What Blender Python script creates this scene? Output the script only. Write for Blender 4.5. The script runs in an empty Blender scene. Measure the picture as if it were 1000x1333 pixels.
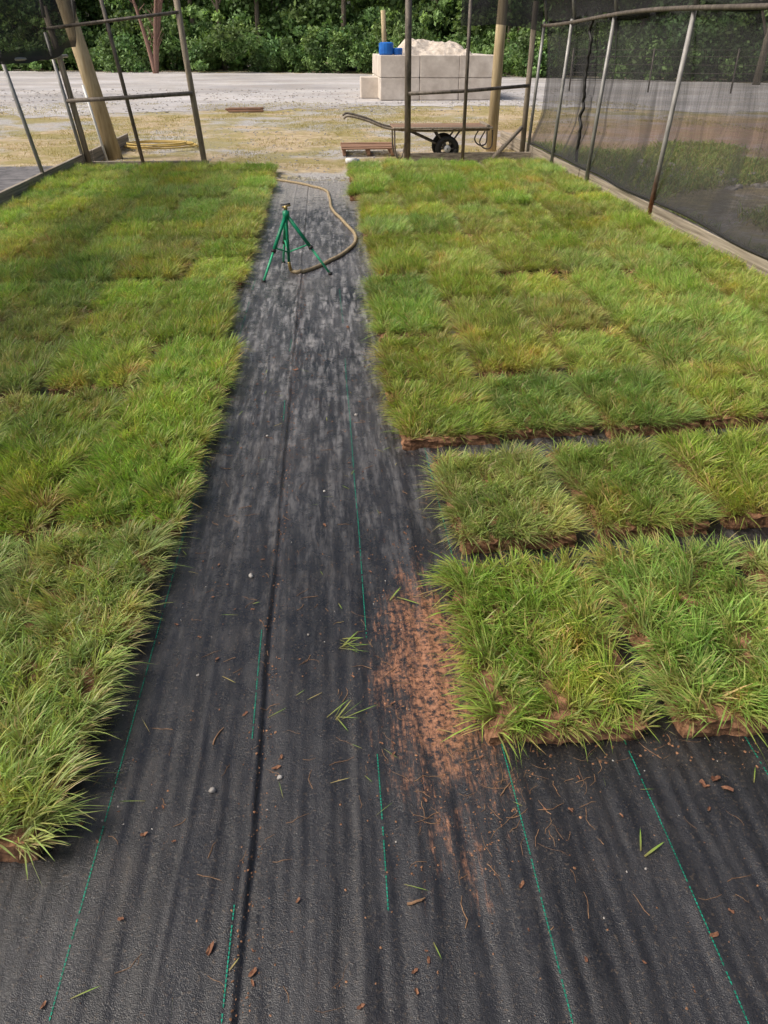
import bpy, math, random
import numpy as np
from mathutils import Vector, noise, Matrix
random.seed(7); rng=np.random.default_rng(7)
sc=bpy.context.scene
sc.view_settings.view_transform='Standard'; sc.view_settings.look='None'; sc.view_settings.exposure=0
H=1.5
# ---------------- camera
cam=bpy.data.cameras.new("camera"); co=bpy.data.objects.new("camera",cam); sc.collection.objects.link(co)
cam.sensor_fit='VERTICAL'; cam.sensor_height=36; cam.lens=27.0; cam.clip_end=2000; cam.clip_start=0.05
co.location=(0,0,H); co.rotation_euler=(math.radians(90-31.4),0,math.radians(-4.0)); sc.camera=co
# ---------------- light
w=bpy.data.worlds.new("World"); sc.world=w; w.use_nodes=True
nt=w.node_tree; bg=nt.nodes['Background']; sky=nt.nodes.new('ShaderNodeTexSky'); sky.sky_type='NISHITA'
SEL=50; SAZ=-102
sky.sun_disc=False; sky.sun_elevation=math.radians(SEL); sky.sun_rotation=math.radians(SAZ); sky.dust_density=6.0; sky.air_density=1.0
nt.links.new(sky.outputs[0],bg.inputs[0]); bg.inputs[1].default_value=0.15
sl=bpy.data.lights.new("sun","SUN"); sl.energy=3.3; sl.angle=math.radians(22); sl.color=(1,.94,.85)
so=bpy.data.objects.new("sun",sl); sc.collection.objects.link(so)
sd=Vector((math.sin(math.radians(SAZ))*math.cos(math.radians(SEL)),math.cos(math.radians(SAZ))*math.cos(math.radians(SEL)),math.sin(math.radians(SEL))))
so.rotation_euler=(-sd).to_track_quat('-Z','Y').to_euler(); so.location=(0,0,30)

# ---------------- material helpers
class M:
    def __init__(s,name,rough=.7,spec=.3,metal=0):
        s.m=bpy.data.materials.new(name); s.m.use_nodes=True; s.nt=s.m.node_tree; s.n=s.nt.nodes
        s.b=s.n['Principled BSDF']; s.b.inputs['Roughness'].default_value=rough; s.b.inputs['Specular IOR Level'].default_value=spec; s.b.inputs['Metallic'].default_value=metal
        s.tc=s.n.new('ShaderNodeTexCoord'); s.out=s.n['Material Output']
    def L(s,a,b): s.nt.links.new(a,b)
    def coord(s,scale=(1,1,1),loc=(0,0,0),kind='Object'):
        mp=s.n.new('ShaderNodeMapping'); mp.inputs['Scale'].default_value=scale; mp.inputs['Location'].default_value=loc
        s.L(s.tc.outputs[kind],mp.inputs[0]); return mp.outputs[0]
    def noise(s,scale,detail=5,rough=.6,vs=(1,1,1),loc=(0,0,0)):
        t=s.n.new('ShaderNodeTexNoise'); t.inputs['Scale'].default_value=scale; t.inputs['Detail'].default_value=detail; t.inputs['Roughness'].default_value=rough
        s.L(s.coord(vs,loc),t.inputs['Vector']); return t.outputs['Fac']
    def rng(s,x,a,b,c=0,d=1):
        t=s.n.new('ShaderNodeMapRange'); t.inputs[1].default_value=a; t.inputs[2].default_value=b; t.inputs[3].default_value=c; t.inputs[4].default_value=d
        s.L(x,t.inputs[0]); return t.outputs[0]
    def math(s,op,a,b):
        t=s.n.new('ShaderNodeMath'); t.operation=op
        for i,v in enumerate((a,b)):
            if isinstance(v,(int,float)): t.inputs[i].default_value=v
            else: s.L(v,t.inputs[i])
        return t.outputs[0]
    def mix(s,f,a,b,mode='MIX'):
        t=s.n.new('ShaderNodeMix'); t.data_type='RGBA'; t.blend_type=mode
        for i,v in ((0,f),(6,a),(7,b)):
            if isinstance(v,(int,float)): t.inputs[i].default_value=v
            elif isinstance(v,tuple): t.inputs[i].default_value=(*v,1)
            else: s.L(v,t.inputs[i])
        return t.outputs[2]
    def col(s,c):
        if isinstance(c,tuple): s.b.inputs['Base Color'].default_value=(*c,1)
        else: s.L(c,s.b.inputs['Base Color'])
    def bump(s,h,st=.3,dist=.01):
        t=s.n.new('ShaderNodeBump'); t.inputs['Strength'].default_value=st; t.inputs['Distance'].default_value=dist
        s.L(h,t.inputs['Height']); s.L(t.outputs[0],s.b.inputs['Normal'])
    def ell(s,cx,cy,rx,ry,inner=.35):
        mp=s.coord((1/rx,1/ry,0),(-cx/rx,-cy/ry,0)); t=s.n.new('ShaderNodeVectorMath'); t.operation='LENGTH'; s.L(mp,t.inputs[0])
        return s.rng(t.outputs['Value'],inner,1,1,0)
    def sepY(s,i=1):
        t=s.n.new('ShaderNodeSeparateXYZ'); s.L(s.tc.outputs['Object'],t.inputs[0]); return t.outputs[i]
def simple(name,c1,c2,scale=10,rough=.7,bump=.3,dist=.005,vs=(1,1,1),spec=.3,metal=0,lo=.35,hi=.65):
    m=M(name,rough,spec,metal); f=m.noise(scale,6,.65,vs); m.col(m.mix(m.rng(f,lo,hi),c1,c2))
    if bump: m.bump(f,bump,dist)
    return m.m

def obj(name,verts,faces,mat=None,parent=None,cols=None,smooth=False):
    me=bpy.data.meshes.new(name); me.from_pydata([tuple(v) for v in verts],[],[tuple(f) for f in faces]) if not isinstance(verts,np.ndarray) else me.from_pydata(verts.tolist(),[],faces.tolist() if isinstance(faces,np.ndarray) else faces)
    if mat: me.materials.append(mat)
    if cols is not None:
        a=me.color_attributes.new("Col",'FLOAT_COLOR','POINT'); a.data.foreach_set('color',np.asarray(cols,dtype=np.float32).ravel())
    if smooth: me.polygons.foreach_set('use_smooth',[True]*len(me.polygons))
    me.update(); o=bpy.data.objects.new(name,me); sc.collection.objects.link(o)
    if parent: o.parent=parent
    return o
def empty(name,loc=(0,0,0)):
    e=bpy.data.objects.new(name,None); e.location=loc; sc.collection.objects.link(e); e.empty_display_size=.2; return e
def catmull(pts,n=8):
    P=[Vector(p) for p in pts]; P=[P[0]*2-P[1]]+P+[P[-1]*2-P[-2]]; out=[]
    for i in range(1,len(P)-2):
        for k in range(n):
            t=k/n; a,b,c,d=P[i-1:i+3]
            out.append(.5*((2*b)+(c-a)*t+(2*a-5*b+4*c-d)*t*t+(3*b-a-3*c+d)*t**3))
    out.append(P[-2]); return out
def tubegeo(pts,r,seg=8,V=None,F=None):
    V=[] if V is None else V; F=[] if F is None else F
    pts=[Vector(p) for p in pts]; n=len(pts); rr=r if isinstance(r,(list,tuple)) else [r]*n; b0=len(V); prev=None
    for i,p in enumerate(pts):
        t=(pts[min(i+1,n-1)]-pts[max(i-1,0)]).normalized()
        if prev is None:
            a=Vector((0,0,1)) if abs(t.z)<.9 else Vector((1,0,0)); u=t.cross(a).normalized()
        else: u=(prev-t*prev.dot(t)).normalized()
        prev=u; v=t.cross(u)
        for k in range(seg):
            an=2*math.pi*k/seg; V.append(tuple(p+(u*math.cos(an)+v*math.sin(an))*rr[i]))
    for i in range(n-1):
        for k in range(seg):
            a=b0+i*seg+k; b=b0+i*seg+(k+1)%seg; F.append((a,b,b+seg,a+seg))
    F.append(tuple(b0+k for k in reversed(range(seg)))); F.append(tuple(b0+(n-1)*seg+k for k in range(seg)))
    return V,F
def tube(name,pts,r,mat,parent=None,seg=8):
    V,F=tubegeo(pts,r,seg); return obj(name,V,F,mat,parent,smooth=True)
def boxgeo(c,s,V,F,rot=0,jit=0):
    b=len(V); cr,sr=math.cos(rot),math.sin(rot)
    for z in(-1,1):
        for y in(-1,1):
            for x in(-1,1):
                px,py,pz=[q*h/2+random.uniform(-jit,jit) for q,h in zip((x,y,z),s)]
                V.append((c[0]+px*cr-py*sr,c[1]+px*sr+py*cr,c[2]+pz))
    F+= [tuple(b+i for i in f) for f in ((0,2,3,1),(4,5,7,6),(0,1,5,4),(2,6,7,3),(0,4,6,2),(1,3,7,5))]
def box(name,c,s,mat,parent=None,rot=0,jit=0,bev=.006):
    V=[];F=[]; boxgeo(c,s,V,F,rot,jit); o=obj(name,V,F,mat,parent)
    if bev: m=o.modifiers.new('b','BEVEL'); m.width=bev; m.segments=2
    return o

# ---------------- materials
m=M("ground_mat",.95,.1)
n1=m.noise(.35,8,.65); n2=m.noise(6,8,.7); n3=m.noise(40,4,.7)
sand=m.mix(m.rng(n2,.35,.65),(.34,.25,.15),(.52,.43,.29))
grav=m.mix(m.rng(n3,.35,.62),(.22,.21,.20),(.50,.48,.46))
c=m.mix(m.rng(n1,.47,.55),sand,grav)
gr=m.mix(m.rng(n3,.3,.7),(.17,.155,.05),(.38,.32,.13))
n4=m.noise(.8,9,.75,loc=(5,3,0)); c=m.mix(m.math('MULTIPLY',m.rng(n4,.46,.55),.8),c,gr)
red=m.mix(m.rng(n3,.3,.7),(.22,.12,.09),(.42,.28,.22)); c=m.mix(m.math('MULTIPLY',m.ell(9,15.5,8,6),m.rng(n2,.3,.6)),c,red)
dk=m.mix(m.rng(n3,.3,.7),(.08,.07,.045),(.24,.19,.13)); c=m.mix(m.math('MULTIPLY',m.ell(6.5,9,5,5.5),m.rng(n2,.3,.6)),c,dk)
c=m.mix(m.math('MULTIPLY',m.rng(n3,.60,.70),.6),c,(.12,.1,.08))
m.col(c); m.bump(n3,.6,.03); GROUND=m.m
m=M("gravel_lot_mat",.95,.1); n1=m.noise(.16,8,.65,(1,1.5,1)); n2=m.noise(25,5,.7); n3=m.noise(.7,9,.75,(.8,1.5,1),(4,4,0)); n5=m.noise(4,8,.8)
c=m.mix(m.rng(n1,.4,.6),(.36,.345,.345),(.60,.58,.58)); c=m.mix(m.rng(n3,.44,.60,0,.55),c,(.44,.38,.31)); c=m.mix(m.rng(n5,.48,.62,0,.45),c,(.26,.25,.24)); c=m.mix(m.rng(n2,.35,.65),c,m.mix(.35,c,(.15,.15,.15))); m.col(c); m.bump(n2,.6,.03); LOT=m.m
# landscape fabric
m=M("fabric_mat",.4,.6)
st=m.noise(1,9,.78,(24,2.6,1)); st2=m.noise(1,6,.6,(9,.8,1),(3,1,0)); sp=m.noise(150,4,.65); fine=m.noise(1,3,.5,(420,420,1)); big=m.noise(2.3,8,.7); mid=m.noise(14,8,.75); wide=m.noise(1,5,.6,(3.2,.9,1),(7,7,0))
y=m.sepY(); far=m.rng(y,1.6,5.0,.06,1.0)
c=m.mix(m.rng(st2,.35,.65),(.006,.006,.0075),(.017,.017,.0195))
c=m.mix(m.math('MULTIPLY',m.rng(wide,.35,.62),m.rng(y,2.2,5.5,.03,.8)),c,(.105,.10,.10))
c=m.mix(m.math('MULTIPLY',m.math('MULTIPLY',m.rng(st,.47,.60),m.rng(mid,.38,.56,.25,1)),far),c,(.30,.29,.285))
c=m.mix(m.math('MULTIPLY',m.rng(big,.50,.68),m.rng(mid,.42,.62,.03,.5)),c,(.055,.045,.038))
c=m.mix(m.math('MULTIPLY',m.rng(sp,.58,.67),.75),c,(.10,.075,.052))
c=m.mix(m.math('MULTIPLY',m.rng(sp,.40,.32),.7),c,(.004,.004,.004))
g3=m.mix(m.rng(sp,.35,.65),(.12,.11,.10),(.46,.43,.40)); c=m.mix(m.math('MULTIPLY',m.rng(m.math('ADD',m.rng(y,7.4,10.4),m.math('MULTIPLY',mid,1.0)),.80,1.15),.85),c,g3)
cl=m.noise(1,10,.85,(85,7,1),(2,7,0)); cl2=m.noise(60,5,.75); cl3=m.noise(8,6,.75,(1,.6,1),(1,4,0))
k=m.math('MULTIPLY',m.ell(.25,1.56,.27,.95,.1),.36); k=m.math('ADD',k,m.math('MULTIPLY',cl,.85)); k=m.math('ADD',k,m.math('MULTIPLY',cl3,.50)); k=m.rng(k,.865,1.0)
k=m.math('MULTIPLY',k,m.rng(cl2,.40,.53)); c=m.mix(m.math('MULTIPLY',k,.88),c,m.mix(m.rng(cl2,.35,.65),(.19,.075,.034),(.43,.21,.115)))
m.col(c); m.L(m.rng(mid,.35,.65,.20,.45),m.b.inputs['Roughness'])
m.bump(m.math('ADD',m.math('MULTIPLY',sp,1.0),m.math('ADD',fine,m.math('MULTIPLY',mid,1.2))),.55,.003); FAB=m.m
def leafmat(name,trans=.35,rough=.5,vary=True):
    m=M(name,rough,.35); a=m.n.new('ShaderNodeAttribute'); a.attribute_name='Col'
    c=a.outputs['Color']
    if vary:
        oi=m.n.new('ShaderNodeObjectInfo')
        hs=m.n.new('ShaderNodeHueSaturation'); m.L(c,hs.inputs['Color']); m.L(m.rng(oi.outputs['Random'],0,1,.474,.515),hs.inputs['Hue']); 
        r2=m.math('FRACT',m.math('MULTIPLY',oi.outputs['Random'],17.3),0); m.L(m.rng(r2,0,1,.82,1.22),hs.inputs['Value']); c=hs.outputs[0]
        r3=m.math('FRACT',m.math('MULTIPLY',oi.outputs['Random'],31.7),0); m.L(m.rng(r3,0,1,.84,.99),hs.inputs['Saturation'])
        g=m.n.new('ShaderNodeNewGeometry'); t=m.n.new('ShaderNodeTexNoise'); t.inputs['Scale'].default_value=3.4; t.inputs['Detail'].default_value=5; t.inputs['Roughness'].default_value=.72; m.L(g.outputs['Position'],t.inputs['Vector'])
        c=m.mix(m.rng(t.outputs['Fac'],.5,.67,0,.7),c,m.mix(1.0,c,(1.65,1.15,1.15),'MULTIPLY'))
        c=m.mix(m.rng(t.outputs['Fac'],.45,.3,0,.58),c,m.mix(1.0,c,(.52,.69,.66),'MULTIPLY'))
    m.col(c); tr=m.n.new('ShaderNodeBsdfTranslucent'); m.L(m.mix(1.0,c,(1.25,1.27,.75),'MULTIPLY'),tr.inputs[0])
    mx=m.n.new('ShaderNodeMixShader'); mx.inputs[0].default_value=trans; m.L(m.b.outputs[0],mx.inputs[1]); m.L(tr.outputs[0],mx.inputs[2]); m.L(mx.outputs[0],m.out.inputs[0]); return m.m
BLADE=leafmat("grass_blade_mat",.39,.42); FOL=leafmat("foliage_mat",.3,.6,False); WEED=leafmat("weed_mat",.3,.5,False)
SOIL=simple("soil_mat",(.10,.048,.025),(.38,.20,.11),45,.95,1.0,.012)
BOARD=simple("weathered_board_mat",(.14,.115,.085),(.38,.33,.26),8,.85,.4,.004,(1,.15,6))
OLDWOOD=simple("grey_wood_mat",(.16,.13,.10),(.34,.29,.22),14,.85,.5,.004,(3,3,.3))
POLE=simple("treated_pole_mat",(.30,.23,.13),(.50,.41,.26),10,.8,.4,.004,(3,3,.25))
PIPE=simple("galvanized_pipe_mat",(.18,.175,.165),(.33,.325,.31),25,.5,.15,.002,(1,1,.3),.5,.35)
m=M("rusty_pipe_mat",.6,.4,.2); n1=m.noise(20,6,.7,(1,1,.4)); z=m.sepY(2)
c=m.mix(m.rng(n1,.35,.65),(.22,.21,.20),(.36,.35,.33)); c=m.mix(m.rng(m.math('ADD',z,m.math('MULTIPLY',n1,.5)),.45,.8,1,0),c,m.mix(m.rng(n1,.4,.6),(.16,.06,.03),(.33,.15,.08))); m.col(c); RUST=m.m
DARKP=simple("dark_steel_mat",(.07,.06,.05),(.20,.17,.14),20,.6,.2,.002,(1,1,.4),.4,.3)
HOSE=simple("hose_mat",(.24,.18,.10),(.38,.30,.18),30,.5,.1,.001)
YHOSE=simple("yellow_hose_mat",(.42,.29,.08),(.52,.38,.12),30,.5,0)
GREEN=simple("green_paint_mat",(.0,.14,.06),(.01,.23,.12),40,.4,.05,.001)
GREENL=simple("green_tube_mat",(.03,.30,.14),(.06,.42,.22),40,.35,0)
BLACK=simple("black_rubber_mat",(.012,.012,.012),(.035,.033,.03),40,.6,.1,.002)
BRASS=simple("brass_mat",(.25,.17,.06),(.4,.3,.12),40,.4,0,metal=.7)
CONC=simple("concrete_mat",(.44,.385,.33),(.62,.56,.49),2.5,.9,.3,.02)
PILE=simple("sand_pile_mat",(.38,.32,.26),(.60,.53,.45),6,.95,.8,.05)
BLUE=simple("blue_plastic_mat",(.01,.09,.36),(.02,.15,.50),5,.4,0)
WHITE=simple("white_plastic_mat",(.6,.6,.58),(.75,.75,.73),5,.4,0)
RWOOD=simple("brown_board_mat",(.17,.09,.055),(.32,.19,.12),9,.85,.3,.004,(.3,3,3))
BARK=simple("bark_mat",(.09,.07,.055),(.22,.18,.14),14,.95,.8,.03,(3,3,.4))
RBARK=simple("red_bark_mat",(.20,.11,.085),(.34,.22,.17),14,.95,.8,.03,(3,3,.4))
STONE=simple("stone_mat",(.20,.18,.16),(.42,.40,.37),30,.85,.4,.004)
RUB=simple("rubble_mat",(.12,.11,.095),(.30,.27,.24),12,.9,.5,.01)
DLEAF=simple("dead_leaf_mat",(.09,.035,.022),(.24,.12,.065),60,.8,.3,.001)
TWIG=simple("twig_mat",(.14,.075,.04),(.30,.18,.10),80,.8,.3,.001)
STITCH=simple("green_stitch_mat",(.0,.12,.07),(.01,.28,.18),60,.6,0)
# shade net
m=M("shade_net_mat",.9,.05); m.col((.038,.038,.04)); n1=m.noise(3,6,.6,(1,1,.35)); n2=m.noise(1,2,.5,(260,260,260)); n3=m.noise(1,3,.6,(40,40,1.5)); zz=m.sepY(2)
f=m.math('ADD',m.rng(n1,.3,.7,.42,.64),m.rng(n2,.3,.7,-.14,.14)); f=m.math('ADD',f,m.rng(n3,.3,.7,-.08,.12)); f=m.math('ADD',f,m.rng(zz,.7,1.7,0,.18)); a=m.n.new('ShaderNodeAttribute'); a.attribute_name='Col'
f=m.math('MAXIMUM',f,a.outputs['Fac'])
tp=m.n.new('ShaderNodeBsdfTransparent'); mx=m.n.new('ShaderNodeMixShader'); m.L(f,mx.inputs[0]); m.L(tp.outputs[0],mx.inputs[1]); m.L(m.b.outputs[0],mx.inputs[2]); m.L(mx.outputs[0],m.out.inputs[0]); NET=m.m

# ---------------- ground, lot
def grid(name,x0,x1,y0,y1,nx,ny,zf,mat,parent=None):
    xs=np.linspace(x0,x1,nx); ys=np.linspace(y0,y1,ny)
    V=[(x,y,zf(x,y)) for y in ys for x in xs]; F=[(j*nx+i,j*nx+i+1,(j+1)*nx+i+1,(j+1)*nx+i) for j in range(ny-1) for i in range(nx-1)]
    return obj(name,V,F,mat,parent,smooth=True)
obj("ground",[(-600,-600,-.012),(600,-600,-.012),(600,600,-.012),(-600,600,-.012)],[(0,1,2,3)],GROUND)
near=[(-80,24),(-40,24.5),(-20,24),(-13,23.5),(-8,22.5),(-4,22.8),(-1,23.5),(2,24),(5,24.5),(8,23),(12,21),(18,18.5),(30,17),(60,15)]
far=[(90,26),(45,27),(28,32),(19,38),(10,46),(0,52),(-20,58),(-45,66),(-80,80)]
def rag(P):
    out=[]
    for (a,b),(c2,d) in zip(P[:-1],P[1:]):
        n=max(2,int(math.hypot(c2-a,d-b)/.3))
        for i in range(n):
            t=i/n; x=a+(c2-a)*t; yy=b+(d-b)*t; out.append((x,yy+2.2*noise.noise((x*.5,yy*.2,3))+.9*noise.noise((x*1.9,1,3))+.3*noise.noise((x*7,1,3)),-.006))
    return out+[(*P[-1],-.006)]
P=rag(near)+rag(far); obj("gravel_road",P,[tuple(range(len(P)))],LOT)

# ---------------- fabric
def fh(x,y):
    h=.0042*noise.noise((x*16,y*.6,0))+.0030*noise.noise((x*34+3,y*1.1,5))+.005*noise.noise((x*3,y*1.8,2))+.0017*noise.noise((x*60,y*6,9))+.0012*noise.noise((x*45,y*30,1))
    s=x+.222+.010*noise.noise((0,y*1.3,7))+.003*noise.noise((0,y*7,7)); h+=.006*math.exp(-(s/.005)**2)-.005*math.exp(-((s-.014)/.007)**2)+(.003 if s<0 else 0)
    h+=.0035*math.exp(-((x+.36+.02*noise.noise((0,y*.9,3)))/.008)**2)+.0035*math.exp(-((x-.02+.02*noise.noise((0,y*.9,13)))/.009)**2)
    return h+.014
xs=np.concatenate([np.linspace(-3.3,-1.05,24),np.arange(-1.0,1.7,.0065),np.linspace(1.75,3.05,14)]); ys=np.concatenate([np.arange(-1.5,.5,.1),np.arange(.5,3,.02),np.arange(3,10.6,.05)])
V=[];nx=len(xs)
for yy in ys:
    for x in xs:
        e=.25*noise.noise((x*2.5,0,4))+.08*noise.noise((x*13,0,4)) if yy>9.8 else 0
        V.append((x,yy+e,fh(x,yy)))
F=[(j*nx+i,j*nx+i+1,(j+1)*nx+i+1,(j+1)*nx+i) for j in range(len(ys)-1) for i in range(nx-1)]
fabric=obj("landscape_fabric",V,F,FAB,smooth=True)
V=[];F=[]
for X in(-.545,-.238,.07,.38,.69,1.0):
    yy=.3
    while yy<6.5:
        x=X+.006*noise.noise((X,yy*1.2,0)); wear=noise.noise((X*9,yy*2.2,11))
        if wear>(-.42 if X not in(-.238,) else .0)+max(0,yy-2.2)*.13 and random.random()<.93:
            b=len(V); s=.0017
            V+= [(x-s+.001,yy,fh(x,yy)+.002),(x+s-.001,yy-.001,fh(x,yy)+.002),(x+s,yy+.006,fh(x,yy)+.002),(x-s,yy+.0065,fh(x,yy)+.002)]; F.append((b,b+1,b+2,b+3))
        yy+=.0085
st=obj("stitching",V,F,STITCH,fabric)

# ---------------- grass
def blades(n,root,ldir,lean,L,W,droop,col,straw):
    ts=[0,.4,.75,1.0]; hx=np.cos(ldir);hy=np.sin(ldir)
    pa=rng.uniform(0,2*np.pi,n)*.35+ldir+np.pi/2
    wx=np.cos(pa);wy=np.sin(pa); Vs=[];Cs=[]
    dead=(rng.random(n)<.14)
    for k,t in enumerate(ts):
        hor=L*(np.sin(lean)*t+droop*t*t*.45); ver=L*(np.cos(lean)*t-droop*t*t*.5)
        cx=root[:,0]+hx*hor; cy=root[:,1]+hy*hor; cz=root[:,2]+ver
        wd=W*[.75,1,.7,0][k]/2
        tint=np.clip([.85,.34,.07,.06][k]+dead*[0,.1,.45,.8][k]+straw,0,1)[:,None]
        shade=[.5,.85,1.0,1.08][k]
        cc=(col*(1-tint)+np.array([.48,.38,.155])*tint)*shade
        cc=np.concatenate([cc,np.ones((n,1))],1)
        if k<3:
            Vs+=[np.stack([cx-wx*wd,cy-wy*wd,cz],1),np.stack([cx+wx*wd,cy+wy*wd,cz],1)]; Cs+=[cc,cc]
        else: Vs.append(np.stack([cx,cy,cz],1)); Cs.append(cc)
    V=np.stack(Vs,1).reshape(-1,3); C=np.stack(Cs,1).reshape(-1,4)
    b=(np.arange(n)*7)[:,None]
    q=np.concatenate([b+np.array([[0,1,3,2]]),b+np.array([[2,3,5,4]])]).tolist(); t3=(b+np.array([[4,5,6]])).tolist()
    return V,q+t3,C
SX,SY=.415,.595; TH=.049
def slab(i,n=8300):
    r=np.stack([rng.uniform(-SX/2,SX/2,n),rng.uniform(-SY/2,SY/2,n),np.full(n,TH-.002)],1)
    ncl=100; cen=np.stack([rng.uniform(-SX/2,SX/2,ncl),rng.uniform(-SY/2,SY/2,ncl)],1); cdir=rng.uniform(0,2*np.pi,ncl); gd=rng.uniform(0,2*np.pi)
    d=((r[:,None,:2]-cen[None])**2).sum(2); ci=d.argmin(1)
    r[:,:2]+= (cen[ci]-r[:,:2])*.28
    vx=np.cos(cdir[ci])*1.0+np.cos(gd)*.5+rng.normal(0,.7,n); vy=np.sin(cdir[ci])*1.0+np.sin(gd)*.5+rng.normal(0,.7,n)
    ex=np.clip((np.abs(r[:,0])-(SX/2-.035))/.035,0,1)*np.sign(r[:,0]); ey=np.clip((np.abs(r[:,1])-(SY/2-.035))/.035,0,1)*np.sign(r[:,1])
    fy=np.where(ey<0,.4,1.0)
    vx+=ex*2.0; vy+=ey*2.0*fy; ed=np.maximum(abs(ex),abs(ey)*fy)
    clh=rng.uniform(.62,1.32,ncl)[ci]
    L=rng.uniform(.055,.118,n)*clh*(1-.28*ed)*(1-.25*(ey<0)*abs(ey)); lean=np.abs(rng.normal(.44,.31,n))+ed*.55; lean=np.clip(lean,0,1.6)
    pal=np.array([[.195,.36,.038],[.26,.43,.055],[.13,.26,.033],[.33,.44,.08]]); pi=rng.choice(4,n,p=[.33,.31,.19,.17]); col=pal[pi]*1.07*rng.uniform(.8,1.2,(n,1))*rng.uniform(.72,1.25,ncl)[ci][:,None]
    ys=rng.uniform(0,1,ncl)[ci]; ee=np.maximum(abs(ex),abs(ey))
    straw=(rng.random(n)<.055+.26*(ys>.87)+.18*ee)*rng.uniform(.4,1,n)+.28*ee*rng.random(n)
    keep=rng.random(n)>.52*(ey<0)*abs(ey)
    r,vx,vy,L,lean,col,straw=[q[keep] for q in(r,vx,vy,L,lean,col,straw)]; n=len(r)
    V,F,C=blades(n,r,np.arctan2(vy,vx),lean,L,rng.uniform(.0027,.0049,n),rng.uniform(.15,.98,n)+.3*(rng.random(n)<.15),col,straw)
    k=len(V); g=[];gx,gy=21,29
    def pt(u,v,z):
        x=(u-.5)*(SX-.024); yy=(v-.5)*(SY-.006)
        e=.017*noise.noise((x*14+i*7,yy*14,z*20))+.012*noise.noise((x*50+i*7,yy*50,z*90)); sx=np.sign(u-.5)*(abs(u-.5)>.49); sy=np.sign(v-.5)*(abs(v-.5)>.49)
        return (x+sx*e,yy+sy*e,z)
    for a in range(gy):
        for b in range(gx): g.append(pt(b/(gx-1),a/(gy-1),TH+.004*noise.noise((a*.9,b*.9,i))))
    fs=[(k+a*gx+b,k+a*gx+b+1,k+(a+1)*gx+b+1,k+(a+1)*gx+b) for a in range(gy-1) for b in range(gx-1)]
    per=[(b,0) for b in range(gx-1)]+[(gx-1,a) for a in range(gy-1)]+[(b,gy-1) for b in range(gx-1,0,-1)]+[(0,a) for a in range(gy-1,0,-1)]
    rings=[[k+a*gx+b for b,a in per]]
    for z in(TH*.75,TH*.5,TH*.25,-.006):
        rr=[]
        for b,a in per: rr.append(k+len(g)); g.append(pt(b/(gx-1),a/(gy-1),z))
        rings.append(rr)
    for r0,r1 in zip(rings[:-1],rings[1:]):
        for q in range(len(per)): q2=(q+1)%len(per); fs.append((r0[q],r1[q],r1[q2],r0[q2]))
    nf=len(F); V=np.concatenate([V,np.array(g)]); C=np.concatenate([C,np.ones((len(g),4))*.2]); 
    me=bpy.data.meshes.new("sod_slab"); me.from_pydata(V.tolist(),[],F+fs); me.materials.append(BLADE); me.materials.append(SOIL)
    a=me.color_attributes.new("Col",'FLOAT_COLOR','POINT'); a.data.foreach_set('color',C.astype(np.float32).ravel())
    mi=np.zeros(len(me.polygons),dtype=np.int32); mi[nf:]=1; me.polygons.foreach_set('material_index',mi); me.update(); return me
slabs=[slab(i) for i in range(8)]
def put(x,y,par,sy=1,rz=None,tw=.035,sx=1):
    o=bpy.data.objects.new("sod_slab",random.choice(slabs)); o.location=(x,y,.010+random.uniform(0,.006)); o.rotation_euler=(0,0,(random.choice([0,0,math.pi])+random.gauss(0,tw)) if rz is None else rz+random.gauss(0,.012)); s=random.uniform(.96,1.02); o.scale=(s*sx,sy*s,random.uniform(.82,1.17)); sc.collection.objects.link(o); o.parent=par
rb=empty("sod_grass_bed"); lb=empty("sod_grass_bed")
rows=[(1.29,.345,.72,.004,.0,.458),(2.13,.395,.62,.045,.035,.458),(2.93,.275,.585,.04,.05,.455),(3.60,.265,.595,.02,.0,.458)]
yy=4.25
while yy<11.5: rows.append((yy,.30+random.uniform(-.05,.055),.60,random.uniform(-.008,.008),None,.458)); yy+=.668+random.uniform(-.02,.04)
for ri,(y0,x0,dep,stp,rz,pit) in enumerate(rows):
    x=x0+SX/2; k=0
    while x<3.0:
        put(x,y0+dep/2+k*stp+random.uniform(-.045,.045)*(ri>1),rb,dep/SY,rz if ri<3 else None,sx=1.02 if ri<3 else 1.0); x+=max(SX*1.02,pit+random.uniform(-.015,.035)); k+=1
yy=1.06; ri=0; edge=[-.63,-.60,-.55,-.535,-.54,-.63,-.68,-.63]
while yy<11.0:
    x0=(edge[ri] if ri<len(edge) else -.65)+random.uniform(-.03,.03)*(ri>2)-SX/2; x=x0
    while x>-3.2:
        put(x,yy+SY/2+random.uniform(-.04,.04)*(ri>0),lb,1.02); x-=SX+random.uniform(.015,.055)
    yy+=(.615 if ri<3 else .650)+random.uniform(-.01,.035)*(ri>2); ri+=1

# ---------------- weeds, tufts
def tufts(name,pts,hmax,colA,colB,nb=16,w=.006,spread=.05):
    n=len(pts)*nb; c=np.repeat(np.array(pts),nb,0); r=np.concatenate([c+rng.normal(0,spread,(n,2)),np.full((n,1),-.015)],1)
    mixv=rng.random((n,1)); col=np.array(colA)*(1-mixv)+np.array(colB)*mixv
    V,F,C=blades(n,r,rng.uniform(0,6.28,n),np.abs(rng.normal(.5,.3,n)),rng.uniform(.3,1,n)*hmax,np.full(n,w),rng.uniform(.2,1,n),col,(rng.random(n)<.2)*.6)
    return obj(name,V,F,WEED,cols=C)
pts=[]
while len(pts)<7000:
    x=random.uniform(-14,9);y_=random.uniform(11.8,26)
    if noise.noise((x*.35,y_*.35,3))+.5*noise.noise((x*1.3,y_*1.3,8))>.10-(.12 if -4<x<2 else 0): pts.append((x,y_))
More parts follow.
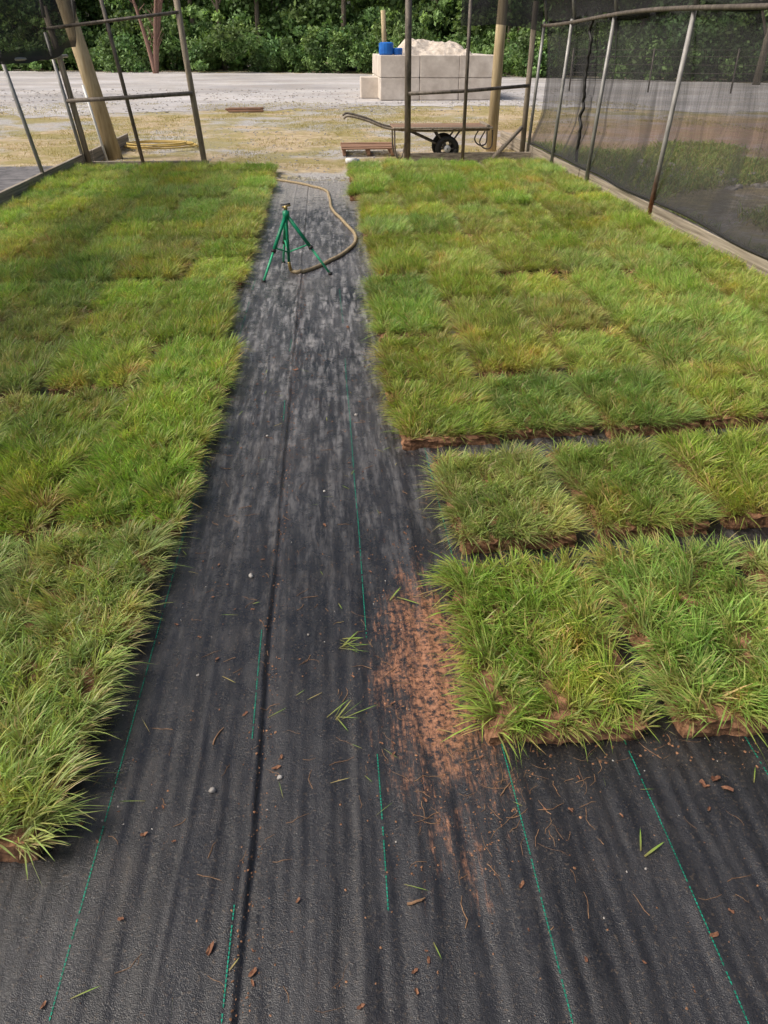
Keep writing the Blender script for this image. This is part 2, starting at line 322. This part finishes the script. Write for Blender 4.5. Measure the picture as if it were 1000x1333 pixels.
tufts("dry_grass",pts,.07,(.24,.25,.06),(.46,.38,.16),8,.007,.09)
pts=[]
while len(pts)<4200:
    x=random.uniform(3.3,9);y_=random.uniform(3.5,14.5)
    if noise.noise((x*.6,y_*.6,1))>-.15: pts.append((x,y_))
tufts("weeds",pts,.15,(.13,.28,.05),(.30,.40,.10),14,.011,.09)

# ---------------- rocks
def rockgeo(c,s,V,F,seed,sub=2):
    import bmesh
    bm=bmesh.new(); bmesh.ops.create_icosphere(bm,subdivisions=sub,radius=1); b=len(V)
    sq=(random.uniform(.8,1.3),random.uniform(.7,1.1),random.uniform(.5,.8)); ra=random.uniform(0,6)
    for v in bm.verts:
        p=v.co*(1+.45*noise.noise(v.co*1.3+Vector((seed,0,0)))); x,y2,z=p.x*sq[0]*s,p.y*sq[1]*s,p.z*sq[2]*s
        V.append((c[0]+x*math.cos(ra)-y2*math.sin(ra),c[1]+x*math.sin(ra)+y2*math.cos(ra),c[2]+z))
    F+=[tuple(b+v.index for v in f.verts) for f in bm.faces]; bm.free()
V=[];F=[]
for i in range(150):
    t=random.random(); x=3.8+t*5+random.gauss(0,.5); y2=11.6-t*3.6+random.gauss(0,.55); rockgeo((x,y2,-.01),random.uniform(.02,.09),V,F,i*3.1)
obj("rubble_rocks",V,F,RUB)
V=[];F=[]
for i in range(700):
    rockgeo((random.uniform(-.8,.45),10.9-abs(random.gauss(0,.9)),.012),random.uniform(.004,.014),V,F,i*3.1,1)
for i in range(900):
    rockgeo((random.uniform(-3.5,3),random.uniform(11,19),-.01),random.uniform(.006,.022),V,F,i*3.1,1)
for i in range(1600):
    rockgeo((random.uniform(-14,9),random.uniform(22,34),-.004),random.uniform(.012,.045),V,F,i*3.1,1)
obj("loose_gravel",V,F,STONE)

# ---------------- boards & shade house
sh=empty("shade_house")
for X,nm in((3.11,"base_board_right"),(-3.36,"base_board_left")):
    yy=-2
    while yy<12.6:
        box(nm,(X+random.uniform(-.006,.006),yy+1.2,.095),(.045,2.38,.19),BOARD,sh,random.uniform(-.003,.003)); yy+=2.4
box("end_sill",(2.1,12.35,.06),(1.9,.06,.12),BOARD,sh); box("end_sill_left",(-2.5,12.05,.04),(1.7,.06,.08),BOARD,sh)
def post(nm,a,b,r=.022,mat=None): return tube(nm,[a,b],r,mat or PIPE,sh)
hoopY=[-1.2,1.9,4.6,7.55,9.6,11.2,12.6]
for i,Y in enumerate(hoopY):
    post("side_post",(3.06,Y,0),(3.15+random.uniform(-.03,.03),Y,1.76),.023,RUST if i in(2,3) else PIPE)
for Y,a in((1.9,0),(4.6,0),(7.5,0),(10.15,-.25),(11.9,-.2)):
    post("side_post",(-3.33,Y,0),(-3.33+a,Y,1.5 if a==0 else 1.62),.024)
for Y in hoopY:
    pts=[(3.17*math.cos(t)-.09*(1-math.cos(t)),Y,1.76+1.35*math.sin(t)) for t in np.linspace(0,math.pi,20)]
    pts=[(x if x>-3.3 else -3.3,y2,z) for x,y2,z in pts]; tube("hoop",pts,.022,PIPE,sh)
rail=[(3.13,y2,1.74+.03*math.sin(y2*.9)) for y2 in np.linspace(-1.5,12.7,30)]; tube("top_rail_right",rail,.02,DARKP,sh)
rail=[(-3.42,y2,1.36+.02*math.sin(y2)) for y2 in np.linspace(-1.5,12.3,20)]; tube("top_rail_left",rail,.02,PIPE,sh)
E=OLDWOOD
tube("end_post",[(-1.68,11.85,0),(-1.78,11.9,1.3),(-1.86,11.9,2.75)],.04,E,sh)
tube("end_post",[(-2.53,11.9,0),(-2.68,11.9,1.3),(-2.8,11.9,2.3)],.026,DARKP,sh)
tube("end_post",[(-3.28,11.95,0),(-3.42,11.95,1.3),(-3.5,11.95,1.9)],.04,E,sh)
tube("end_crossbar",[(-3.42,11.9,.84),(-2.6,11.87,.88),(-1.74,11.83,.93)],.026,DARKP,sh)
tube("end_crossbar_top",[(-3.5,11.9,1.66),(-1.8,11.87,1.84)],.02,DARKP,sh)
tube("white_pipe",[(-3.2,12.6,0),(-3.36,12.6,1.0)],.018,WHITE,sh)
tube("end_post",[(1.19,12.15,0),(1.17,12.15,2.95)],.045,DARKP,sh)
tube("end_post",[(1.99,12.1,0),(2.0,12.1,2.8)],.025,DARKP,sh)
tube("end_post",[(3.0,12.7,0),(3.02,12.7,2.0)],.04,E,sh)
tube("end_crossbar",[(1.19,12.1,.90),(2.0,12.14,.93),(3.0,12.64,.97)],.024,DARKP,sh)
tube("brace",[(2.45,12.2,.05),(2.95,12.65,.42)],.03,E,sh)
def netmesh(nm,Ys,S,prof,fold):
    V=[];C=[]
    for j,Y in enumerate(Ys):
        for i,s in enumerate(S):
            V.append(prof(Y,s)); f=fold(Y,s); C.append((f,f,f,1))
    ns=len(S); F=[(j*ns+i,j*ns+i+1,(j+1)*ns+i+1,(j+1)*ns+i) for j in range(len(Ys)-1) for i in range(ns-1)]
    return obj(nm,V,F,NET,sh,cols=C,smooth=True)
def sag(Y): return .22+.06*noise.noise((Y*.8,0,0))
def rp(Y,s):
    z0=sag(Y); x=3.19+.06*noise.noise((Y*1.6,s*2,1))*(1-abs(2*min(s,1)-1))+.03*noise.noise((Y*6,s*3,1))
    if s<=1:
        z=z0+(1.76-z0)*s; return (x+.12*math.sin(math.pi*s)*(.5+.5*noise.noise((Y*.5,0,3)))-(.10*max(0,1-s*4)),Y,z)
    t=(s-1)*1.0; return (3.19*math.cos(t),Y,1.76+1.36*math.sin(t)-.10*abs(math.sin((Y)*1.2)))
def yg(s): return 10.35+.28*noise.noise((0,s*4,5))+.1*noise.noise((0,s*17,5))
def rf(Y,s):
    f=0
    if s<1.05: f=max(f,.95*math.exp(-((Y-yg(s))/.07)**2), .85*math.exp(-((Y-yg(s)-.25)/.22)**2))
    f=max(f,.88*math.exp(-(s/.06)**2)) 
    if Y<8: f=max(f,.85*max(0,1-s*5)*min(1,(8-Y)))
    if .96<s<1.03: f=max(f,.85)
    if s>1.03: f=max(f,.8)
    if Y>11.6: f=max(f,.5*noise.noise((Y*8,s*1.5,2))+.5)
    q=noise.noise((Y*5,s*.8+Y,12)); f=max(f,.55+.5*q if q>.12 else 0)
    return f
netmesh("shade_net_right",np.arange(-1.5,12.7,.045),np.concatenate([np.linspace(0,1,30),np.linspace(1.03,1.45,10)]),rp,rf)
tube("net_hem",[(3.085+.015*noise.noise((y2,3,3)),y2,sag(y2)) for y2 in np.arange(-1.4,12.6,.12)],.012,BLACK,sh)
tube("net_gather",[(3.15+.03*noise.noise((0,s*6,1)),yg(s),sag(10.3)+(1.76-sag(10.3))*s) for s in np.linspace(0,1,40)],.02,BLACK,sh,6)
def vp(Y,s):
    z0=1.72-.13*((Y-2.3)/1.0)**2+.06*noise.noise((Y*3,0,0)); return (Y,12.55+.05*noise.noise((Y*4,s*2,0)),z0+(2.9-z0)*s)
netmesh("shade_net_end",np.linspace(1.95,3.1,40),np.linspace(0,1,14),vp,lambda Y,s:.8)
def lp(Y,s):
    z0=1.31+.04*noise.noise((Y*1.5,0,3))+max(0,Y-11.2)*.10; return (-3.38+.08*noise.noise((Y*1.5,s*3,0))+s*.15,Y,z0+(2.3-z0)*s)
netmesh("shade_net_left",np.arange(-1.5,12.7,.08),np.linspace(0,1,14),lp,lambda Y,s:.74 if s>.08 else .95)
V,F=tubegeo([(-3.2,13.1,-.05),(-3.42,13.1,1.3),(-3.8,13.1,3.4)],[.12,.11,.10],12); obj("utility_pole",V,F,POLE,smooth=True)
V,F=tubegeo([(2.72,13.7,-.05),(2.74,13.7,1.4),(2.78,13.7,3.2)],[.085,.08,.07],12); obj("wooden_post",V,F,POLE,smooth=True)
def oc(x,y): return .0+.008*noise.noise((x*4,y*3,0))+.006
grid("ground_cloth",-5.6,-3.42,5.5,12.2,30,70,oc,simple("ground_cloth_mat",(.07,.068,.07),(.19,.18,.18),5,.8,.3,.01))

# ---------------- hoses
def drape(pts,r): return [(p.x,p.y,max(p.z,fh(p.x,p.y)+r*.9)) for p in catmull(pts,8)]
tube("garden_hose",drape([(-1.35,10.95,.0),(-1.06,10.83,0),(-.52,10.42,0),(-.05,9.8,0),(.03,9.2,0),(.05,8.5,0),(.17,7.75,0),(.24,7.25,0),(.22,6.85,0),(.08,6.4,0),(-.08,6.1,0),(-.22,5.93,.0),(-.29,5.95,.03)],.015),.015,HOSE)
pts=[]
for i in range(60):
    a=i*.32; pts.append((-2.75+.62*math.cos(a)*(1-.004*i)+.06*math.sin(i*.7),14.3+.40*math.sin(a)+.04*math.cos(i*.5),.02+.0015*i))
tube("coiled_hose",catmull(pts,2),.012,YHOSE)

# ---------------- sprinkler
sp=empty("tripod_sprinkler"); ap=Vector((-.30,5.93,.44))
for i,f in enumerate([(-.48,5.69,.02),(.005,5.88,.02),(-.36,6.25,.02)]):
    f=Vector(f); top=ap+(f-ap)*.03; mid=ap+(f-ap)*.55
    tube("leg_upper",[top,mid],.0135,GREEN,sp); tube("leg_lower",[mid,f],.009,GREENL,sp); tube("leg_collar",[ap+(f-ap)*.53,ap+(f-ap)*.57],.018,BLACK,sp)
    tube("leg_foot",[f+Vector((0,0,.01)),f-Vector((0,0,.008))],.016,BLACK,sp)
    tube("brace",[ap+(f-ap)*.5,ap-Vector((0,0,.27))],.006,GREENL,sp)
tube("riser",[ap-Vector((0,0,.34)),ap+Vector((0,0,.045))],.011,GREEN,sp)
tube("riser_elbow",catmull([ap-Vector((0,0,.34)),ap+Vector((.005,0,-.38)),Vector((-.29,5.95,.03))],4),.012,BRASS,sp)
tube("hub",[ap-Vector((0,0,.03)),ap+Vector((0,0,.02))],.024,GREEN,sp,12)
tube("nozzle_body",[ap+Vector((0,0,.03)),ap+Vector((0,0,.055))],.013,BRASS,sp)
tube("nozzle",[ap+Vector((-.025,0,.045)),ap+Vector((.035,.01,.06))],.007,BRASS,sp); tube("impact_arm",[ap+Vector((-.035,0,.062)),ap+Vector((.035,.01,.07))],.004,BLACK,sp)

# ---------------- wheel cart
ct=empty("garden_cart"); cy=12.6
for dy in(-.22,.22):
    c0=Vector((1.80,cy+dy,.17))
    pts=[c0+Vector((math.cos(a)*.135,0,math.sin(a)*.135)) for a in np.linspace(0,2*math.pi,29)]
    tube("tire",pts,.042,BLACK,ct,10)
    tube("hub",[c0-Vector((0,.03,0)),c0+Vector((0,.03,0))],.05,WHITE,ct,14)
    for a in range(6): tube("spoke",[c0,c0+Vector((math.cos(a*1.05)*.11,0,math.sin(a*1.05)*.11))],.01,DARKP,ct,6)
    tube("fork",[c0,(1.62,cy+dy,.41)],.013,DARKP,ct); tube("fork",[c0,(1.98,cy+dy,.41)],.013,DARKP,ct)
    tube("strut",[c0,(1.25,cy+dy,.40)],.012,DARKP,ct)
    tube("handle",catmull([(2.42,cy+dy,.42),(1.5,cy+dy,.41),(.95,cy+dy,.44),(.62,cy+dy*1.1,.55),(.36,cy+dy*1.25,.61),(.28,cy+dy*1.25,.58)],5),.016,OLDWOOD if dy<0 else DARKP,ct)
    tube("rear_leg",catmull([(1.02,cy+dy,.42),(1.03,cy+dy,.15),(1.08,cy+dy,.03),(1.18,cy+dy,.03),(1.24,cy+dy,.38)],5),.012,DARKP,ct)
    tube("front_bumper",catmull([(2.36,cy+dy,.42),(2.28,cy+dy,.26),(2.36,cy+dy,.17),(2.46,cy+dy,.2),(2.46,cy+dy,.42)],5),.01,DARKP,ct)
tube("axle",[(1.8,cy-.25,.17),(1.8,cy+.25,.17)],.012,DARKP,ct)
for i in range(6): box("deck_board",(1.72,cy-.27+i*.108,.45+.004*(i%2)),(1.46,.1,.022),RWOOD if i%2 else OLDWOOD,ct,random.uniform(-.01,.01))
box("deck_cleat",(2.38,cy,.475),(.05,.62,.03),OLDWOOD,ct)
pl=empty("pallet")
for i in range(5): box("plank",(.68,13.15+i*.16,.10+random.uniform(0,.01)),(.85,.12,.02),RWOOD,pl,random.uniform(-.04,.04))
for x in(.3,.68,1.05): box("stringer",(x,13.47,.045),(.05,.75,.085),RWOOD,pl)
lp_=empty("lumber_stack")
for i in range(5): box("board",(-2.0+random.uniform(-.1,.1),22.2+i*.14,.03+.035*(i%2)),(.9,.1,.035),RWOOD,lp_,random.uniform(-.2,.2))
bt=empty("plastic_bottle"); tube("body",[(.3,12.15,.04),(.45,12.2,.04)],.04,WHITE,bt,12); tube("cap",[(.45,12.2,.04),(.49,12.215,.04)],.018,BLUE,bt,10)
# ---------------- block bin
bn=empty("concrete_block_bin")
def blocks(x0,x1,y0,layers,alongx=True):
    for l in range(layers):
        x=x0
        while x<x1-.05:
            ln=min(1.2,x1-x)
            c=((x+ln/2),y0,.3+l*.6) if alongx else (y0,(x+ln/2),.3+l*.6)
            box("block",c,(ln-.008,.6,.592) if alongx else (.6,ln-.008,.592),CONC,bn,0,.006,.02); x+=ln
blocks(1.75,5.35,26.9,2); blocks(27.2,30.8,2.05,2,False); blocks(27.2,30.8,5.05,2,False); blocks(1.2,1.8,28.0,1)
def ph(x,y): 
    ex=min(1,(x-2.3)/.5,(4.8-x)/.5); ey=min(1,(y-27.1)/.9)
    return .95+.62*max(0,min(ex,ey))**.6*(.8+.5*noise.noise((x*1.1,y*.9,4)))+.12*noise.noise((x*2.5,y*2.5,0))+.06*noise.noise((x*7,y*7,0))
grid("sand_pile",2.36,4.74,27.21,30.6,50,50,ph,PILE)
tube("timber_post",[(1.95,27.6,1.2),(1.9,27.6,2.35)],.07,POLE,bn); 
V,F=tubegeo([(1.95,26.95,1.2),(1.95,26.95,1.24),(1.95,26.95,1.5),(1.95,26.95,1.53)],[.2,.22,.22,.16],16); obj("blue_barrel",V,F,BLUE,smooth=False)
V,F=tubegeo([(2.3,26.95,1.2),(2.3,26.95,1.22),(2.3,26.95,1.36),(2.3,26.95,1.38)],[.13,.14,.15,.13],16); obj("blue_bucket",V,F,BLUE)
# ---------------- fence
fe=empty("wire_fence"); fp=[(9+i*2.6,31.5-i*.95) for i in range(14)]
for x,y2 in fp: tube("post",[(x,y2,0),(x,y2,1.35)],.03,DARKP,fe,6)
for z in(.35,.6,.85,1.1,1.3): tube("wire",[(x,y2,z) for x,y2 in fp],.008,DARKP,fe,4)

# ---------------- foliage
def leafcloud(centers,radii,nper,size,flat=.8):
    n=len(centers)*nper; c=np.repeat(centers,nper,0); r=np.repeat(radii,nper)[:,None]
    d=rng.normal(0,1,(n,3)); d/=np.linalg.norm(d,axis=1)[:,None]; rad=rng.random((n,1))**.6*rng.uniform(.7,1.3,(n,1))
    p=c+d*rad*r*np.array([1,1,flat]); a=rng.normal(0,1,(n,3)); a/=np.linalg.norm(a,axis=1)[:,None]; b=np.cross(a,d+rng.normal(0,.7,(n,3))); b/=np.linalg.norm(b,axis=1)[:,None]
    s=rng.uniform(.5,1.4,(n,1))*size
    V=np.stack([p-a*s,p+b*s*.55,p+a*s,p-b*s*.55],1).reshape(-1,3); F=np.arange(n*4).reshape(-1,4)
    cl=np.repeat(rng.uniform(.55,1.5,len(centers)),nper)[:,None]; h=np.repeat(rng.random(len(centers)),nper)[:,None]
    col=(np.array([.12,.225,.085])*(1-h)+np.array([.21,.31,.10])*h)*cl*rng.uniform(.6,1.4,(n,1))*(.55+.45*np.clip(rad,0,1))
    return V,F,np.repeat(np.concatenate([col,np.ones((n,1))],1),4,0)
def tree(nm,ht,low):
    V=[];F=[]; base=[(0,0,-.1),(random.uniform(-.3,.3),0,ht*.4),(random.uniform(-.5,.5),random.uniform(-.4,.4),ht*.9)]
    tubegeo(catmull(base,4),[.2-.018*i for i in range(9)],8,V,F)
    cs=[];rs=[]
    for k in range(26):
        z=ht*random.uniform(low,1); R=ht*.27*math.sin(math.pi*min(1,max(.12,(z/ht-low*.8)/(1.08-low*.8))))**.6; a=random.uniform(0,6.28); q=random.uniform(.3,1)
        p=(math.cos(a)*R*q,math.sin(a)*R*q,z); cs.append(p); rs.append(random.uniform(.6,1.4))
        if k%3==0: tubegeo([(0,0,z*.7),(p[0]*.5,p[1]*.5,z*.88),p],[.07,.05,.02],5,V,F)
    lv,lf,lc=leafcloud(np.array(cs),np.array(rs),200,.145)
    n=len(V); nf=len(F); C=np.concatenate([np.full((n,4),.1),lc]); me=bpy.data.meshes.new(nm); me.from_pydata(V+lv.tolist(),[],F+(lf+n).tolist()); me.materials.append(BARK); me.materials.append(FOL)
    a=me.color_attributes.new("Col",'FLOAT_COLOR','POINT'); a.data.foreach_set('color',C.astype(np.float32).ravel()); mi=np.ones(len(me.polygons),dtype=np.int32); mi[:nf]=0; me.polygons.foreach_set('material_index',mi); me.update(); return me
def shrub(nm,hh):
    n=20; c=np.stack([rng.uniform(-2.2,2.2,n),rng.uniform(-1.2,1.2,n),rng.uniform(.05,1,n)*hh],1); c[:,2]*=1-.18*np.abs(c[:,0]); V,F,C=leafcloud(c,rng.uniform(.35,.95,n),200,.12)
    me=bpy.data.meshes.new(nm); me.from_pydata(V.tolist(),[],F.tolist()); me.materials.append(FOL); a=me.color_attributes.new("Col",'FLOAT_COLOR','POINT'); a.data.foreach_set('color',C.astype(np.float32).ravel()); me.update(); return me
TR=[tree("tree",random.uniform(9,13),l) for l in(.10,.25,.15,.32,.12)]; SH=[shrub("shrub",h) for h in(1.6,3.0,4.2,3.6,2.4)]
fo=empty("forest_treeline")
line=[(-75,82),(-45,65),(-20,57.5),(0,51.5),(10,45.5),(19,38),(28,31.5),(45,27),(70,22)]
def along(step,off,meshes,nm,jit,smin,smax):
    for (a,b),(c2,d) in zip(line[:-1],line[1:]):
        L=math.hypot(c2-a,d-b); n=int(L/step)+1; tx,ty=(c2-a)/L,(d-b)/L
        for i in range(n+1):
            t=L*i/n+random.uniform(-jit,jit); o=bpy.data.objects.new(nm,random.choice(meshes)); q=off+random.uniform(-jit,jit)
            o.location=(a+tx*t-ty*q,b+ty*t+tx*q,0); s=random.uniform(smin,smax); o.scale=(s,s,s*random.uniform(.85,1.15)); o.rotation_euler=(0,0,random.choice([0,math.pi])+math.atan2(ty,tx)+random.uniform(-.3,.3)); sc.collection.objects.link(o); o.parent=fo
along(3.4,.8,SH,"shrub",1.2,.5,1.0); along(3.2,4.0,SH[1:],"shrub",1.0,1.0,1.4); along(3.8,4.5,TR,"tree",1.8,.8,1.15); along(3.0,7.5,SH[1:],"shrub",.8,1.3,1.7); along(3.4,9,TR,"tree",1.2,.9,1.3); along(3.8,14,TR,"tree",1.5,1,1.4)
V=[];F=[]
for i in range(7):
    a=random.uniform(0,6.28); tubegeo(catmull([(0,0,-.1),(.25*math.cos(a),.2*math.sin(a),1.2),(.7*math.cos(a),.5*math.sin(a),3),(1.3*math.cos(a),1*math.sin(a),5)],4),[.17-.011*k for k in range(13)],6,V,F)
    for k in range(5):
        z=random.uniform(1,3.5); b=Vector((.2*z*math.cos(a),.15*z*math.sin(a),z)); tubegeo([b,b+Vector((random.uniform(-.6,.6),random.uniform(-.6,.1),random.uniform(.3,.9)))],[.03,.01],5,V,F)
o=obj("bare_tree",V,F,RBARK,smooth=True); o.location=(-9.7,52.5,0)
V=[];F=[]; tubegeo([(0,0,-.1),(.1,0,2.5),(.3,0,7)],[.16,.13,.08],7,V,F); tubegeo([(.1,0,2.2),(.8,.1,4),(1.3,.2,6)],[.08,.06,.03],6,V,F); tubegeo([(.05,0,1.6),(-.6,.1,3.2),(-.9,.2,5)],[.06,.05,.03],6,V,F)
o=obj("bare_tree",V,F,OLDWOOD,smooth=True); o.location=(18.3,36.0,0)

# ---------------- debris
V=[];F=[]
peb=[(-.314,1.21,.009),(-.16,1.24,.007),(-.29,2.05,.011),(-.1,1.75,.004),(.1,1.05,.003),(-.4,1.6,.004),(-.05,2.6,.006),(.1,3.3,.008),(-.3,3.1,.006),(.62,.95,.003)]
for i,(x,y2,s) in enumerate(peb): rockgeo((x,y2,fh(x,y2)+s*.4),s,V,F,i*5.7)
for i in range(120):
    x=random.uniform(-.6,.9);y2=random.uniform(.6,5); rockgeo((x,y2,fh(x,y2)),random.uniform(.0012,.003),V,F,i*2.7,1)
obj("pebbles",V,F,STONE,smooth=True)
V=[];F=[]
for i in range(2600):
    if i%2: x=-.205+random.gauss(0,.018); y2=random.uniform(.6,6)
    else: x=random.uniform(-.6,1.3);y2=random.uniform(.6,5)
    rockgeo((x,y2,fh(x,y2)),random.uniform(.0008,.0038)*random.random()**.5,V,F,i*1.7,1)
for i in range(900):
    x=.27+random.gauss(0,.11);y2=random.uniform(.95,2.2); rockgeo((x,y2,fh(x,y2)),random.uniform(.001,.004)*random.random()**.5,V,F,i*1.7,1)
for i in range(600):
    x=.4+abs(random.gauss(0,.8));y2=random.choice([1.25,2.08,2.85,2.82])+random.gauss(0,.03); rockgeo((x,y2,fh(x,y2)),random.uniform(.001,.006)*random.random()**.5,V,F,i*1.7,1)
obj("dirt_crumbs",V,F,SOIL)
V=[];F=[]
def curl(x,y2,s):
    b=len(V); a=random.uniform(0,6.28); n=9; z=fh(x,y2)+.002
    for k in range(n):
        t=k/n*2*math.pi; r=s*(.55+.45*abs(math.cos(t)))*random.uniform(.75,1.1); px=math.cos(t)*r; py=math.sin(t)*r*.6
        V.append((x+px*math.cos(a)-py*math.sin(a),y2+px*math.sin(a)+py*math.cos(a),z+random.uniform(0,s*.5)))
    V.append((x,y2,z+s*.1)); F.extend([(b+k,b+(k+1)%n,b+n) for k in range(n)])
for x,y2,s in[(-.17,1.27,.013),(-.16,1.30,.01),(.865,1.16,.018),(.88,1.13,.014),(.83,1.15,.012),(-.275,.84,.014),(-.19,.79,.012),(.35,.93,.01),(-.26,1.45,.01),(.7,.8,.012),(.95,.95,.012),(-.45,1.1,.01),(.5,1.1,.009),(-.2,3.9,.02),(.1,4.6,.02),(-.05,2.35,.012)]: curl(x,y2,s)
for i in range(260): curl(random.uniform(-.6,1.1),random.uniform(.6,4.5),random.uniform(.002,.009))
obj("dead_leaves",V,F,DLEAF)
V=[];F=[]
def twig(x,y2,L,a,r):
    p=[];x0,y0=x,y2
    for k in range(5): p.append((x0,y0,fh(x0,y0)+r*1.2)); a+=random.gauss(0,.35); x0+=math.cos(a)*L/4; y0+=math.sin(a)*L/4
    tubegeo(p,[r,r,r*.9,r*.8,r*.5],5,V,F)
twig(.11,.905,.04,.2,.0028); twig(-.33,1.35,.06,1.3,.002); twig(.22,.85,.07,1.1,.0012); twig(.35,1.15,.05,.6,.0015)
for i in range(320): twig(random.uniform(-.62,1.15),random.uniform(.62,4.2),random.uniform(.015,.06),random.uniform(0,6.28),random.uniform(.0003,.001))
for i in range(170): twig(random.gauss(.33,.14),random.uniform(.95,2.0),random.uniform(.02,.07),random.uniform(0,6.28),random.uniform(.0003,.0009))
obj("twigs",V,F,TWIG)
P_=[];D=[]
for (x,y2,k) in[(-.004,1.70,10),(-.03,1.42,8),(.62,.98,2),(.33,1.55,3),(.15,1.9,2)]:
    for i in range(k): P_.append((x+random.gauss(0,.012),y2+random.gauss(0,.01))); D.append(random.gauss(.3,.9))
for i in range(110): P_.append((random.uniform(-.55,1.0),random.uniform(.75,4))); D.append(random.uniform(0,6.28))
n=len(P_); r=np.array([(x,y2,fh(x,y2)+.003) for x,y2 in P_])
L_=np.where(np.arange(n)<25,rng.uniform(.05,.10,n),rng.uniform(.02,.06,n))
V,F,C=blades(n,r,np.array(D),np.full(n,1.42),L_,np.where(np.arange(n)<25,.0055,.0028),np.full(n,.12),np.tile([[.22,.38,.06]],(n,1)),(rng.random(n)<.3)*.7)
obj("grass_clippings",V,F,WEED,cols=C)
